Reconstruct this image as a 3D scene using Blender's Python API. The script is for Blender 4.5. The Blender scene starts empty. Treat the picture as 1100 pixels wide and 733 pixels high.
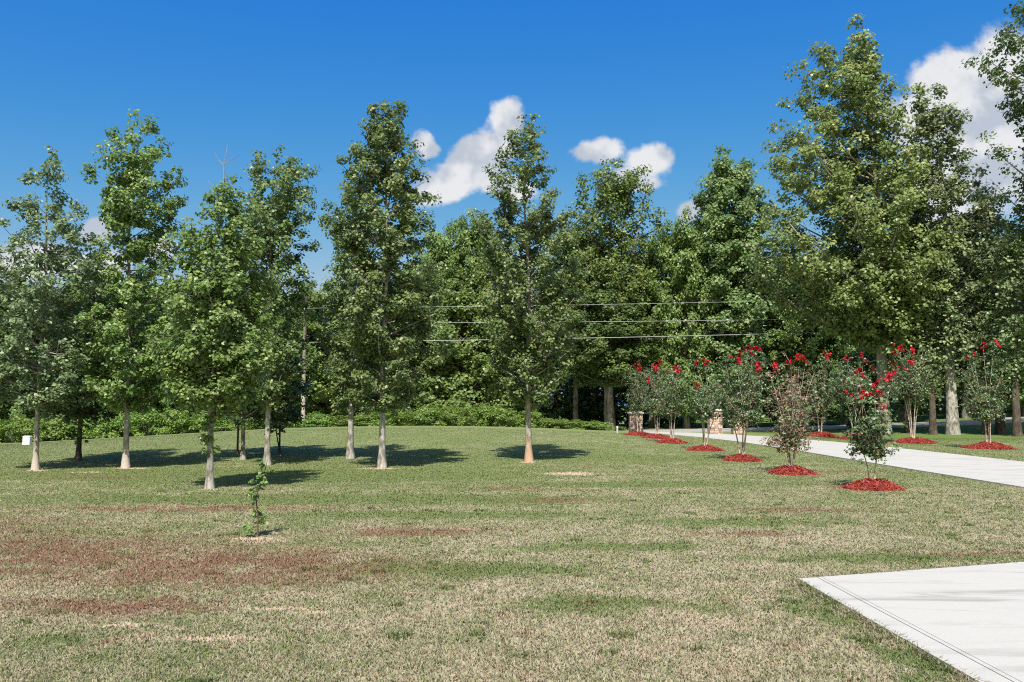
import bpy, math, random
import numpy as np
from mathutils import Vector

# ------------------------------------------------------------------ basics
SC = bpy.context.scene
COL = SC.collection
EYE = 1.7
FPX = 917.0
PITCH = math.atan(68.5 / FPX)


def tag(o, label=None, cat=None, group=None, kind=None):
    if label: o['label'] = label
    if cat: o['category'] = cat
    if group: o['group'] = group
    if kind: o['kind'] = kind
    return o


def empty(name, loc, rz=0.0):
    o = bpy.data.objects.new(name, None)
    o.empty_display_size = 0.2
    o.location = loc
    o.rotation_euler = (0, 0, rz)
    COL.objects.link(o)
    return o


def link_mesh(name, me, mat, parent=None):
    o = bpy.data.objects.new(name, me)
    COL.objects.link(o)
    if mat is not None and not me.materials:
        me.materials.append(mat)
    if parent is not None:
        o.parent = parent
    return o


def copy_thing(root):
    r = root.copy(); COL.objects.link(r)
    for ch in root.children:
        c = ch.copy(); COL.objects.link(c); c.parent = r
    return r


def np_mesh(name, V, faces_n, F, rnd=None, smooth=False):
    """V (n,3), F flat loop indices, faces_n: verts per face (int)"""
    me = bpy.data.meshes.new(name)
    V = np.asarray(V, dtype=np.float32); F = np.asarray(F, dtype=np.int32).ravel()
    nf = len(F) // faces_n
    me.vertices.add(len(V)); me.vertices.foreach_set('co', V.ravel())
    me.loops.add(len(F)); me.loops.foreach_set('vertex_index', F)
    me.polygons.add(nf)
    me.polygons.foreach_set('loop_start', np.arange(nf, dtype=np.int32) * faces_n)
    if rnd is not None:
        a = me.attributes.new('rnd', 'FLOAT', 'POINT')
        a.data.foreach_set('value', np.asarray(rnd, dtype=np.float32))
    me.update(calc_edges=True)
    if smooth:
        me.polygons.foreach_set('use_smooth', np.ones(nf, dtype=bool))
    return me


class MB:
    """collects quads / tris into one mesh"""
    def __init__(self):
        self.v = []; self.f = []; self.r = []

    def add(self, verts, faces, rnd=0.5):
        n = len(self.v)
        self.v += [tuple(p) for p in verts]
        self.r += [rnd] * len(verts)
        self.f += [tuple(i + n for i in f) for f in faces]

    def tube(self, pts, rad, sides=6, cap=True):
        pts = np.asarray(pts, float); n = len(pts)
        t = np.gradient(pts, axis=0); t /= np.linalg.norm(t, axis=1)[:, None] + 1e-9
        ref = np.array([0.0, 0, 1]) if abs(t[:, 2]).mean() < 0.8 else np.array([1.0, 0, 0])
        vs = []
        for i in range(n):
            a = np.cross(t[i], ref); a /= np.linalg.norm(a) + 1e-9
            b = np.cross(t[i], a)
            for k in range(sides):
                an = 2 * math.pi * k / sides
                vs.append(pts[i] + (a * math.cos(an) + b * math.sin(an)) * rad[i])
        fs = []
        for i in range(n - 1):
            for k in range(sides):
                k2 = (k + 1) % sides
                fs.append((i * sides + k, (i + 1) * sides + k, (i + 1) * sides + k2, i * sides + k2))
        if cap:
            fs.append(tuple((n - 1) * sides + k for k in range(sides)))
            fs.append(tuple(sides - 1 - k for k in range(sides)))
        self.add(vs, fs)

    def box(self, c, s, rz=0.0, rnd=0.5, taper=1.0, bev=0.0):
        hx, hy, hz = s[0] / 2, s[1] / 2, s[2] / 2
        ca, sa = math.cos(rz), math.sin(rz)
        def ring(x, y, z):
            return [(c[0] + ca * px - sa * py, c[1] + sa * px + ca * py, c[2] + z)
                    for px, py in ((-x, -y), (x, -y), (x, y), (-x, y))]
        if bev > 0:
            b = bev
            vs = []
            for z, e in ((-hz, b), (-hz + b, 0), (hz - b, 0), (hz, b)):
                t_ = taper if z > 0 else 1.0
                x, y = hx * t_, hy * t_
                for px, py in ((-x + b, -y + e), (x - b, -y + e), (x - e, -y + b), (x - e, y - b),
                               (x - b, y - e), (-x + b, y - e), (-x + e, y - b), (-x + e, -y + b)):
                    vs.append((c[0] + ca * px - sa * py, c[1] + sa * px + ca * py, c[2] + z))
            fs = [tuple(7 - k for k in range(8)), tuple(24 + k for k in range(8))]
            for i in range(3):
                for k in range(8):
                    k2 = (k + 1) % 8
                    fs.append((i * 8 + k, i * 8 + k2, (i + 1) * 8 + k2, (i + 1) * 8 + k))
            self.add(vs, fs, rnd)
        else:
            vs = ring(hx, hy, -hz) + ring(hx * taper, hy * taper, hz)
            self.add(vs, [(3, 2, 1, 0), (4, 5, 6, 7), (0, 1, 5, 4), (1, 2, 6, 5), (2, 3, 7, 6), (3, 0, 4, 7)], rnd)

    def mesh(self, name, smooth=False):
        me = bpy.data.meshes.new(name)
        me.from_pydata(self.v, [], self.f)
        a = me.attributes.new('rnd', 'FLOAT', 'POINT')
        a.data.foreach_set('value', np.asarray(self.r, dtype=np.float32))
        if smooth:
            me.polygons.foreach_set('use_smooth', np.ones(len(me.polygons), dtype=bool))
        me.update()
        return me

    def build(self, name, mat, parent=None, smooth=False):
        return link_mesh(name, self.mesh(name, smooth), mat, parent)


# ------------------------------------------------------------------ terrain
_xs = np.linspace(-120, 120, 481)


def _tab(k):
    a = np.interp(_xs, [p[0] for p in k], [p[1] for p in k])
    w = np.exp(-0.5 * (np.arange(-12, 13) * .5 / 2.0) ** 2); w /= w.sum()
    return np.convolve(np.pad(a, 12, 'edge'), w, 'valid')


_A46 = _tab([(-120, -.8), (-60, -.7), (-28, -.45), (-17.5, .15), (-12.5, .45), (-5, .57), (0, .5), (4.5, .3), (8, .15), (12.5, .03), (20, 0), (120, 0)])
_B61 = _tab([(-120, -2.0), (-30, -1.7), (0, -.9), (7, -.3), (15, -.12), (25, .13), (33, .4), (37, .75), (50, .95), (120, 1)])


def _ss(t):
    t = np.clip(t, 0, 1); return t * t * (3 - 2 * t)


def gz(x, y):
    a = np.interp(x, _xs, _A46); b = np.interp(x, _xs, _B61)
    return a * _ss((y - 22) / 24) * (1 - _ss((y - 47) / 13)) + b * _ss((y - 47) / 13)


def G(x, y):
    return float(gz(x, y))


# ------------------------------------------------------------------ shader helpers
def new_mat(name):
    m = bpy.data.materials.new(name); m.use_nodes = True
    nt = m.node_tree; nt.nodes.clear()
    return m, nt


def nd(nt, t, **kw):
    n = nt.nodes.new(t)
    for k, v in kw.items():
        setattr(n, k, v)
    return n


def sset(nt, sock, v):
    if v is None: return
    if isinstance(v, bpy.types.NodeSocket): nt.links.new(v, sock)
    else: sock.default_value = v


def M(nt, op, a, b=None, c=None, clamp=False):
    n = nd(nt, 'ShaderNodeMath', operation=op); n.use_clamp = clamp
    for s, v in zip(n.inputs, (a, b, c)): sset(nt, s, v)
    return n.outputs[0]


def VM(nt, op, a, b=None, out=0):
    n = nd(nt, 'ShaderNodeVectorMath', operation=op)
    sset(nt, n.inputs[0], a); sset(nt, n.inputs[1], b)
    return n.outputs[out]


def SM(nt, v, lo, hi, a=0.0, b=1.0):
    n = nd(nt, 'ShaderNodeMapRange', interpolation_type='SMOOTHSTEP')
    for i, x in enumerate((v, lo, hi, a, b)): sset(nt, n.inputs[i], x)
    return n.outputs[0]


def LIN(nt, v, lo, hi, a=0.0, b=1.0):
    n = nd(nt, 'ShaderNodeMapRange'); n.clamp = True
    for i, x in enumerate((v, lo, hi, a, b)): sset(nt, n.inputs[i], x)
    return n.outputs[0]


def NOISE(nt, vec, scale, detail=4, rough=.55, out=0, dist=0.0):
    n = nd(nt, 'ShaderNodeTexNoise')
    sset(nt, n.inputs['Vector'], vec)
    n.inputs['Scale'].default_value = scale; n.inputs['Detail'].default_value = detail
    n.inputs['Roughness'].default_value = rough; n.inputs['Distortion'].default_value = dist
    return n.outputs[out]


def MIX(nt, f, a, b):
    n = nd(nt, 'ShaderNodeMix', data_type='RGBA')
    sset(nt, n.inputs[0], f)
    for s, v in ((n.inputs[6], a), (n.inputs[7], b)):
        sset(nt, s, v if isinstance(v, bpy.types.NodeSocket) else (*v, 1.0))
    return n.outputs[2]


def PRINC(nt, col, rough=.8, spec=.3, bump=None, bstr=.3, bdist=.02):
    p = nd(nt, 'ShaderNodeBsdfPrincipled')
    sset(nt, p.inputs['Base Color'], col if isinstance(col, bpy.types.NodeSocket) else (*col, 1))
    sset(nt, p.inputs['Roughness'], rough)
    p.inputs['Specular IOR Level'].default_value = spec
    if bump is not None:
        b = nd(nt, 'ShaderNodeBump'); b.inputs['Strength'].default_value = bstr; b.inputs['Distance'].default_value = bdist
        nt.links.new(bump, b.inputs['Height']); nt.links.new(b.outputs[0], p.inputs['Normal'])
    return p


def OUT(nt, sh):
    o = nd(nt, 'ShaderNodeOutputMaterial')
    nt.links.new(sh.outputs[0] if hasattr(sh, 'outputs') else sh, o.inputs['Surface'])


def ATTR(nt, name='rnd'):
    return nd(nt, 'ShaderNodeAttribute', attribute_name=name).outputs['Fac']


def POS(nt):
    return nd(nt, 'ShaderNodeNewGeometry').outputs['Position']


def foliage(name, dark, mid, light, trans=.42, rough=.40, spec=.5, gain=1.85, hue=(.480, .500), sat=.96):
    """leaf colour varies leaf by leaf and a little tree by tree"""
    m, nt = new_mat(name)
    r = ATTR(nt)
    dark, mid, light = [tuple(min(1, c * gain) for c in q) for q in (dark, mid, light)]
    ramp = nd(nt, 'ShaderNodeValToRGB')
    e = ramp.color_ramp.elements
    e[0].position = 0.0; e[0].color = (*dark, 1)
    e[1].position = 1.0; e[1].color = (*light, 1)
    k = ramp.color_ramp.elements.new(.55); k.color = (*mid, 1)
    nt.links.new(r, ramp.inputs[0])
    oi = nd(nt, 'ShaderNodeObjectInfo').outputs['Random']
    hs = nd(nt, 'ShaderNodeHueSaturation')
    nt.links.new(ramp.outputs[0], hs.inputs['Color'])
    sset(nt, hs.inputs['Hue'], LIN(nt, oi, 0, 1, *hue))
    hs.inputs['Saturation'].default_value = sat
    sset(nt, hs.inputs['Value'], LIN(nt, oi, 0, 1, .88, 1.12))
    p = PRINC(nt, hs.outputs[0], rough, spec)
    t = nd(nt, 'ShaderNodeBsdfTranslucent'); nt.links.new(hs.outputs[0], t.inputs[0])
    mx = nd(nt, 'ShaderNodeMixShader'); mx.inputs[0].default_value = trans
    nt.links.new(p.outputs[0], mx.inputs[1]); nt.links.new(t.outputs[0], mx.inputs[2])
    OUT(nt, mx)
    return m


def bark(name, a, b, scale=6.0, base_tint=None):
    m, nt = new_mat(name)
    tc = nd(nt, 'ShaderNodeTexCoord').outputs['Object']
    mp = nd(nt, 'ShaderNodeMapping'); mp.inputs['Scale'].default_value = (1, 1, .35)
    nt.links.new(tc, mp.inputs[0])
    n1 = NOISE(nt, mp.outputs[0], scale * 2, 6, .65)
    n2 = NOISE(nt, tc, scale * .35, 3)
    f = SM(nt, M(nt, 'ADD', M(nt, 'MULTIPLY', n1, .6), M(nt, 'MULTIPLY', n2, .4)), .38, .62)
    c = MIX(nt, f, a, b)
    if base_tint is not None:
        z = nd(nt, 'ShaderNodeSeparateXYZ'); nt.links.new(tc, z.inputs[0])
        c = MIX(nt, M(nt, 'MULTIPLY', SM(nt, M(nt, 'ADD', z.outputs[2], M(nt, 'MULTIPLY', n2, .5)), 1.15, .35), .85), c, base_tint)
    OUT(nt, PRINC(nt, c, .9, .15, n1, .6, .03))
    return m


MAT = {}
MAT['maple'] = foliage('leaves_maple_green', (.046, .086, .026), (.094, .146, .046), (.180, .222, .088))
MAT['maple_bright'] = foliage('leaves_bright_green', (.052, .104, .024), (.100, .168, .042), (.190, .245, .085))
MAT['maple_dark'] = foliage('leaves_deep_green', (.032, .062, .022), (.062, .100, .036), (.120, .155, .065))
MAT['sage'] = foliage('leaves_sage_green', (.050, .084, .040), (.096, .140, .062), (.180, .215, .110))
MAT['airy'] = foliage('leaves_airy_green', (.062, .098, .044), (.118, .160, .070), (.215, .245, .125), trans=.4)
MAT['yellow'] = foliage('leaves_yellow_green', (.060, .098, .027), (.122, .172, .050), (.222, .260, .098))
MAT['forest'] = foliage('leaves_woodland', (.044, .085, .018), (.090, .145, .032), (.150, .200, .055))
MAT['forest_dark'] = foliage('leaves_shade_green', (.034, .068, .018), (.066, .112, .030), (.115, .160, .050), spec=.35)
MAT['kudzu'] = foliage('leaves_undergrowth', (.052, .098, .018), (.094, .155, .030), (.152, .210, .055), trans=.38, spec=.3, sat=1.0)
MAT['myrtle'] = foliage('leaves_myrtle', (.030, .058, .022), (.060, .095, .036), (.115, .145, .060), trans=.2)
MAT['myrtle_bronze'] = foliage('leaves_myrtle_bronze', (.090, .055, .034), (.170, .100, .065), (.190, .150, .080), trans=.2)
MAT['blossom'] = foliage('blossom_red', (.30, .006, .014), (.48, .014, .030), (.62, .045, .070), trans=.25, rough=.6, spec=.2, gain=1.0, hue=(.497, .503), sat=1.0)
MAT['bark'] = bark('bark_grey', (.13, .115, .10), (.46, .43, .385))
MAT['bark_orange'] = bark('bark_grey_tan_foot', (.12, .10, .09), (.44, .39, .34), base_tint=(.50, .31, .20))
MAT['bark_pale'] = bark('bark_pale_foot', (.12, .105, .095), (.43, .40, .36), base_tint=(.50, .43, .38))
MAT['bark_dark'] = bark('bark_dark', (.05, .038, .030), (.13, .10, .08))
MAT['bark_far'] = bark('bark_woodland', (.10, .085, .07), (.36, .325, .28), 2.0)
MAT['stem'] = bark('stem_myrtle', (.24, .19, .15), (.56, .46, .37), 14)
MAT['twig'] = bark('twig_dead', (.20, .15, .12), (.34, .28, .24), 10)


# ------------------------------------------------------------------ leaf builder
def leaves(name, C, N, S, R, rng, wide=.46):
    """folded leaf blades: centre C, normal N, length S, colour value R"""
    n = len(C)
    N = N / (np.linalg.norm(N, axis=1)[:, None] + 1e-9)
    t = rng.normal(size=(n, 3))
    u = np.cross(N, t); u /= np.linalg.norm(u, axis=1)[:, None] + 1e-9
    v = np.cross(N, u)
    s = S[:, None]
    V = np.empty((n, 4, 3), np.float32)
    V[:, 0] = C - u * s * .5
    V[:, 1] = C + v * s * wide + N * s * .10 - u * s * .08
    V[:, 2] = C + u * s * .5 - N * s * .08
    V[:, 3] = C - v * s * wide + N * s * .10 - u * s * .08
    b = (np.arange(n) * 4)[:, None]
    F = np.concatenate([b, b + 1, b + 2, b, b + 2, b + 3], axis=1)
    return np_mesh(name, V.reshape(-1, 3), 3, F, np.repeat(R, 4))


class Crown:
    def __init__(self, rng):
        self.c = []; self.r = []; self.n = []; self.ax = []; self.rng = rng

    def add(self, p, r, n, ax=(0, 0)):
        self.c.append(p); self.r.append(r); self.n.append(n); self.ax.append((ax[0], ax[1], 0))

    def mesh(self, name, leaf, up=.70, out=.50, ran=.42, flat=.75, axis=.5, rnd_shift=0.0, wide=.46):
        rng = self.rng
        c = np.array(self.c); r = np.array(self.r); n = np.array(self.n, int); ax = np.array(self.ax, float)
        k = np.repeat(np.arange(len(c)), n)
        d = rng.normal(size=(len(k), 3))
        d /= np.linalg.norm(d, axis=1)[:, None]
        d *= (rng.random(len(k)) ** .5)[:, None]
        P = c[k] + d * r[k][:, None] * np.array([1, 1, flat])
        rad = c[k] - ax[k]; rad[:, 2] = 0
        rad /= np.linalg.norm(rad, axis=1)[:, None] + .3
        N = np.array([0, 0, up]) + d * out + rad * axis + rng.normal(size=d.shape) * ran
        S = leaf * rng.uniform(.65, 1.3, len(k))
        cr = rng.random(len(c))
        R = np.clip(.45 * cr[k] + .55 * rng.random(len(k)) + rnd_shift, 0, 1)
        return leaves(name, P, N, S, R, rng, wide)


def bez(p0, p1, p2, n):
    t = np.linspace(0, 1, n)[:, None]
    return (1 - t) ** 2 * p0 + 2 * t * (1 - t) * p1 + t * t * p2


CNK = 1.9


def grow(seed, H, prof, r0, clear, limbs, rise=.8, space=.28, lat=.38, cr=.24, cn=24, smin=.32,
         lean=(0, 0), leaders=None, sides=8, twigs=True, trunk_top=.95, wob=.02, flare=1.35, rag=.28, spire=True):
    """returns trunk MB and Crown; prof = [(z, left, right)] crown extents either side of the stem"""
    rng = np.random.default_rng(seed)
    tb = MB(); cw = Crown(rng)
    pz = np.array([p[0] for p in prof]); pl = np.array([p[1] for p in prof]); pr = np.array([p[2] for p in prof])
    o = np.argsort(pz); pz, pl, pr = pz[o], pl[o], pr[o]
    ph = rng.uniform(0, 6.28, 4)

    def axis(z):
        t = z / H
        return np.array([lean[0] * t * t + wob * H * .25 * math.sin(3.1 * t + ph[0]) * t + .008 * H * math.sin(9 * t + ph[1]) * t,
                         lean[1] * t * t + wob * H * .25 * math.sin(2.7 * t + ph[2]) * t, z])

    def trad(z):
        t = min(z / (H * trunk_top), 1)
        f = 1 + (flare - 1) * math.exp(-z / (r0 * 2.2))
        return r0 * f * max((1 - t) ** .75, .06)

    def ext(z, az):
        l = np.interp(z, pz, pl); r = np.interp(z, pz, pr)
        cx, sy = math.cos(az), math.sin(az)
        side = r if cx > 0 else l
        return max(cx * cx * side + sy * sy * .5 * (l + r), .05)

    zz = np.concatenate([[-.15], np.linspace(0, H * trunk_top, 22)])
    tb.tube([axis(z) if z > 0 else np.array([0, 0, z]) for z in zz], [trad(max(z, 0)) for z in zz], sides)
    mid = .5 * (pl + pr)
    zs = np.linspace(pz[0], pz[-1], 200)
    w = np.interp(zs, pz, mid) + .25 * mid.max() * .5
    cdf = np.cumsum(w); cdf /= cdf[-1]
    for i in range(limbs):
        q = (i + rng.uniform(.1, .9)) / limbs
        zt = float(np.interp(q, cdf, zs))
        az = i * 2.39996 + rng.normal() * .35
        R = ext(zt, az) * (1.07 - rag * rng.random() ** 1.5 + .05 * rng.normal())
        R = max(R, .15)
        z0 = zt - rise * R * rng.uniform(.5, 1.15)
        z0 = min(max(z0, clear * rng.uniform(.92, 1.08)), H * trunk_top * .97)
        p0 = axis(z0)
        a1 = axis(zt)
        tip = np.array([a1[0] + R * math.cos(az), a1[1] + R * math.sin(az), zt])
        p1 = p0 * .45 + tip * .55; p1[2] = z0 + (zt - z0) * rng.uniform(.15, .45)
        p1 += rng.normal(size=3) * .07 * R
        L = np.linalg.norm(tip - p0)
        path = bez(p0, p1, tip, 7)
        rb = min(trad(z0) * .5, .012 + .016 * L)
        if twigs:
            tb.tube(path, np.linspace(rb, .006, 7), 5, cap=False)
        s = smin
        while s <= 1.0:
            k = s * 6; j = min(int(k), 5)
            pt = path[j] * (1 - (k - j)) + path[j + 1] * (k - j)
            for _ in range(2 if s < .9 else 1):
                off = rng.normal(size=3) * lat * (.45 + .3 * L * .4) * (1.15 - .75 * s)
                off[2] = off[2] * .6 + .05
                c = pt + off
                cw.add(c, cr * rng.uniform(.7, 1.25), max(4, CNK * cn * rng.uniform(.6, 1.3)), a1[:2])
                if twigs and rng.random() < .55:
                    tb.tube([pt, pt * .4 + c * .6 + np.array([0, 0, -.03]), c], [.012, .008, .004], 3, cap=False)
            s += space / max(L, .2)
    for z in () if not spire else np.linspace(pz[-1] - .16 * (pz[-1] - pz[0]), pz[-1] + .02 * H, 7):
        c = axis(min(z, H)) + rng.normal(size=3) * .08
        c[2] = z
        cw.add(c, cr * .8, cn * .8, c[:2])
    if leaders:
        for (dx, dy, z0, z1, ln) in leaders:
            p0 = axis(z0); p2 = np.array([p0[0] + dx, p0[1] + dy, z1])
            p1 = p0 + np.array([dx * .8, dy * .8, (z1 - z0) * .35])
            path = bez(p0, p1, p2, 8)
            tb.tube(path, np.linspace(trad(z0) * .6, .008, 8), 5, cap=False)
            n = int((z1 - z0) / (space * .3))
            for q in np.linspace(.25, 1.02, n):
                k = min(q, .999) * 7; j = min(int(k), 6)
                pt = path[j] * (1 - (k - j)) + path[j + 1] * (k - j)
                wd = ln * (1.08 - q)
                c = pt + np.array([rng.normal() * wd, rng.normal() * wd, 0])
                cw.add(c, cr * .9, cn, pt[:2])
    return tb, cw, axis


def px_prof(px0, d, rows):
    """crown extents measured on the photograph -> metres beside the stem"""
    out = []
    for y, l, r in rows:
        z = EYE + math.tan(PITCH + math.atan((366.5 - y) / FPX)) * d
        out.append((z, (px0 - l) * d / FPX, (r - px0) * d / FPX))
    return out


# ------------------------------------------------------------------ lawn colour (shared by soil sheet and blades)
DIRT = [(-2.95, 6.75, .42, .10), (-2.0, 7.28, .34, .09), (-2.2, 6.35, .5, .09), (-1.55, 7.15, .2, .08), (1.38, 21.3, .75, .5), (-10.7, 21.7, .5, .16), (-12.3, 22.3, .35, .2),
        (-10.2, 23.0, .45, .2), (-3.5, 22.9, .55, .22), (-3.25, 11.0, .42, .17), (.5, 25.2, .3, .16), (-6.1, 17.4, .25, .16)]
RED = [(-6.2, 9.8, 4.6, 2.4), (-3.0, 9.2, 2.6, 1.6), (-1.4, 11.6, 1.8, .6), (-9.5, 12.2, 5, 1.5), (.7, 15.4, 1.5, .5), (-5.5, 14.2, 4, .7), (2.0, 23.5, 2.2, .5), (5.3, 9.9, 1.1, .22),
       (-9.5, 20.2, 2.6, .6), (8.4, 22, 2.0, .9), (3.1, 11.4, 1.0, .35), (7.2, 17.9, 1.3, .6), (-3.4, 7.4, 1.2, .5), (.2, 17.6, 1.6, .6), (4.6, 14.0, 1.6, .5)]
GREEN = [(-3.5, 15.6, 5.5, .9), (3, 18.5, 3.5, .7), (-6, 21, 7, 2.0), (1.5, 27, 5, 1.6), (-.5, 9.0, 1.5, .4), (3.4, 12.6, 1.6, .5), (-3.3, 6.3, .3, .12), (2.55, 7.3, .22, .9), (2.62, 5.7, .22, .9), (4.2, 9.6, 1.8, .25), (0.9, 7.4, .9, .35), (-1.2, 13.4, 2.6, .5), (1.2, 10.4, 1.2, .3)]


def lawn_nodes(nt):
    P = POS(nt)
    flat = VM(nt, 'MULTIPLY', P, (1, 1, 0))
    xyz = nd(nt, 'ShaderNodeSeparateXYZ'); nt.links.new(P, xyz.inputs[0])
    wn = NOISE(nt, flat, 2.0, 6, .68, out=1)
    warp = VM(nt, 'ADD', flat, VM(nt, 'MULTIPLY', VM(nt, 'SUBTRACT', wn, (.5, .5, .5)), (1.5, 1.1, 0)))

    def blobs(lst, soft=.5):
        acc = None
        for (x, y, a, b) in lst:
            d = VM(nt, 'LENGTH', VM(nt, 'DIVIDE', VM(nt, 'SUBTRACT', warp, (x, y, 0)), (a * 1.35, b * 1.35, 1)), out=1)
            v = SM(nt, d, 1.0, 1 - soft)
            acc = v if acc is None else M(nt, 'MAXIMUM', acc, v)
        return acc
    dirt = blobs(DIRT, .45)
    red = blobs(RED, .9)
    grn = blobs(GREEN, .8)
    st = VM(nt, 'MULTIPLY', flat, (.95, .85, 1))
    n1 = NOISE(nt, st, 1.25, 6, .65)
    n2 = NOISE(nt, VM(nt, 'ADD', st, (31, 7, 0)), 3.4, 4, .6)
    n3 = NOISE(nt, VM(nt, 'ADD', st, (3, 57, 0)), .28, 3, .5)
    dist = LIN(nt, xyz.outputs[1], 7, 26, 0, 1)
    left = LIN(nt, xyz.outputs[0], 3, -4, 0, .10)
    g = M(nt, 'ADD', M(nt, 'MULTIPLY', n1, 1.1), M(nt, 'MULTIPLY', n2, .7))
    g = M(nt, 'ADD', g, M(nt, 'MULTIPLY', n3, .6))
    g = M(nt, 'ADD', M(nt, 'SUBTRACT', g, 1.20), M(nt, 'MULTIPLY', dist, .38))
    g = M(nt, 'ADD', g, left)
    g = M(nt, 'MULTIPLY', g, .88)
    g = M(nt, 'ADD', g, .40)
    g = M(nt, 'ADD', g, M(nt, 'MULTIPLY', grn, .5), clamp=True)
    # verge beyond the drive is bright green
    verge = M(nt, 'MULTIPLY', SM(nt, xyz.outputs[0], 13.5, 15.5), SM(nt, xyz.outputs[1], 30, 47))
    g = M(nt, 'MAXIMUM', g, verge)
    n4 = NOISE(nt, VM(nt, 'ADD', st, (77, 13, 0)), 2.2, 5, .65)
    red = M(nt, 'MULTIPLY', M(nt, 'MULTIPLY', red, SM(nt, n4, .18, .58)), .92)
    red = M(nt, 'MAXIMUM', red, M(nt, 'MULTIPLY', SM(nt, n4, .50, .74), .55))
    red = M(nt, 'MULTIPLY', red, M(nt, 'SUBTRACT', 1.0, M(nt, 'MAXIMUM', verge, M(nt, 'MULTIPLY', dist, .55))))
    return P, flat, xyz, dirt, red, g, verge


def make_lawn_mats():
    STRAW = (.33, .265, .175); STRAW2 = (.53, .455, .34)
    GR = (.108, .145, .046); GR2 = (.205, .240, .092)
    RD = (.205, .112, .068); RD2 = (.30, .185, .120)
    VG = (.110, .160, .042); SOIL = (.46, .34, .24)
    # soil / thatch sheet
    m, nt = new_mat('lawn_turf')
    P, flat, xyz, dirt, red, g, verge = lawn_nodes(nt)
    f1 = NOISE(nt, VM(nt, 'MULTIPLY', flat, (1, .5, 1)), 38, 5, .7)
    f2 = NOISE(nt, VM(nt, 'MULTIPLY', flat, (1, .35, 1)), 11, 5, .75)
    f = M(nt, 'ADD', M(nt, 'MULTIPLY', f1, .5), M(nt, 'MULTIPLY', f2, .5))
    gsel = SM(nt, M(nt, 'ADD', M(nt, 'SUBTRACT', g, .5), M(nt, 'MULTIPLY', M(nt, 'SUBTRACT', f, .5), 2.2)), -.28, .28)
    straw = MIX(nt, SM(nt, f2, .35, .65), STRAW, STRAW2)
    green = MIX(nt, SM(nt, f1, .35, .65), GR, GR2)
    green = MIX(nt, verge, green, VG)
    c = MIX(nt, gsel, straw, green)
    c = MIX(nt, SM(nt, M(nt, 'ADD', red, M(nt, 'MULTIPLY', M(nt, 'SUBTRACT', f, .5), 1.6)), .25, .85), c, RD)
    # patches of bare soil, mottled in two tones, replace the turf colour
    c = MIX(nt, dirt, c, MIX(nt, SM(nt, f1, .35, .7), SOIL, (.52, .40, .30)))
    OUT(nt, PRINC(nt, c, .95, .1, f1, .6, .03))
    MAT['lawn'] = m
    # blades
    m, nt = new_mat('lawn_blades')
    P, flat, xyz, dirt, red, g, verge = lawn_nodes(nt)
    r = ATTR(nt); r2 = ATTR(nt, 'rnd2')
    straw = MIX(nt, r2, STRAW, STRAW2)
    green = MIX(nt, r2, GR, GR2)
    green = MIX(nt, verge, green, VG)
    c = MIX(nt, SM(nt, M(nt, 'SUBTRACT', g, r), -.30, .30), straw, green)
    rr = M(nt, 'FRACT', M(nt, 'MULTIPLY', r, 7.31))
    c = MIX(nt, SM(nt, M(nt, 'SUBTRACT', red, rr), -.15, .25), c, MIX(nt, r2, RD, RD2))
    p = PRINC(nt, c, .6, .25)
    t = nd(nt, 'ShaderNodeBsdfTranslucent'); nt.links.new(c, t.inputs[0])
    mx = nd(nt, 'ShaderNodeMixShader'); mx.inputs[0].default_value = .42
    nt.links.new(p.outputs[0], mx.inputs[1]); nt.links.new(t.outputs[0], mx.inputs[2])
    OUT(nt, mx)
    MAT['blades'] = m


make_lawn_mats()

# ------------------------------------------------------------------ ground sheet
def build_ground():
    def axis_pts(lo, hi, step, far):
        core = np.arange(lo, hi + 1e-6, step)
        out = [hi]; s = step
        while out[-1] < far: s *= 1.3; out.append(out[-1] + s)
        inn = [lo]; s = step
        while inn[-1] > -far: s *= 1.3; inn.append(inn[-1] - s)
        return np.concatenate([np.array(inn[1:])[::-1], core, np.array(out[1:])])
    xs = axis_pts(-45, 55, .5, 3000); ys = axis_pts(2, 72, .5, 3000)
    X, Y = np.meshgrid(xs, ys)
    Z = gz(X.ravel(), Y.ravel())
    V = np.stack([X.ravel(), Y.ravel(), Z], 1)
    nx, ny = len(xs), len(ys)
    i = (np.arange(ny - 1)[:, None] * nx + np.arange(nx - 1)[None, :]).ravel()
    F = np.stack([i, i + 1, i + nx + 1, i + nx], 1)
    me = np_mesh('ground', V, 4, F, smooth=True)
    tag(link_mesh('ground', me, MAT['lawn']), kind='structure')


build_ground()

# ------------------------------------------------------------------ concrete and road
def concrete(name, base, dark, stain=.5):
    m, nt = new_mat(name)
    P = POS(nt)
    n1 = NOISE(nt, P, 90, 4, .7)
    n2 = NOISE(nt, VM(nt, 'MULTIPLY', P, (.35, 1.6, 1)), 2.2, 5, .65)
    n3 = NOISE(nt, VM(nt, 'MULTIPLY', P, (.6, 3.2, 1)), 1.1, 4, .6, dist=.6)
    c = MIX(nt, SM(nt, n1, .3, .75), tuple(x * .93 for x in base), base)
    c = MIX(nt, M(nt, 'MULTIPLY', SM(nt, n2, .5, .75), .35 * stain), c, dark)
    c = MIX(nt, M(nt, 'MULTIPLY', SM(nt, n3, .50, .74), stain), c, dark)
    OUT(nt, PRINC(nt, c, .9, .2, n1, .25, .01))
    return m


MAT['concrete'] = concrete('concrete_pale', (.45, .43, .40), (.26, .245, .225), .8)
MAT['asphalt'] = concrete('road_worn', (.32, .31, .30), (.25, .24, .23), .3)


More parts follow.
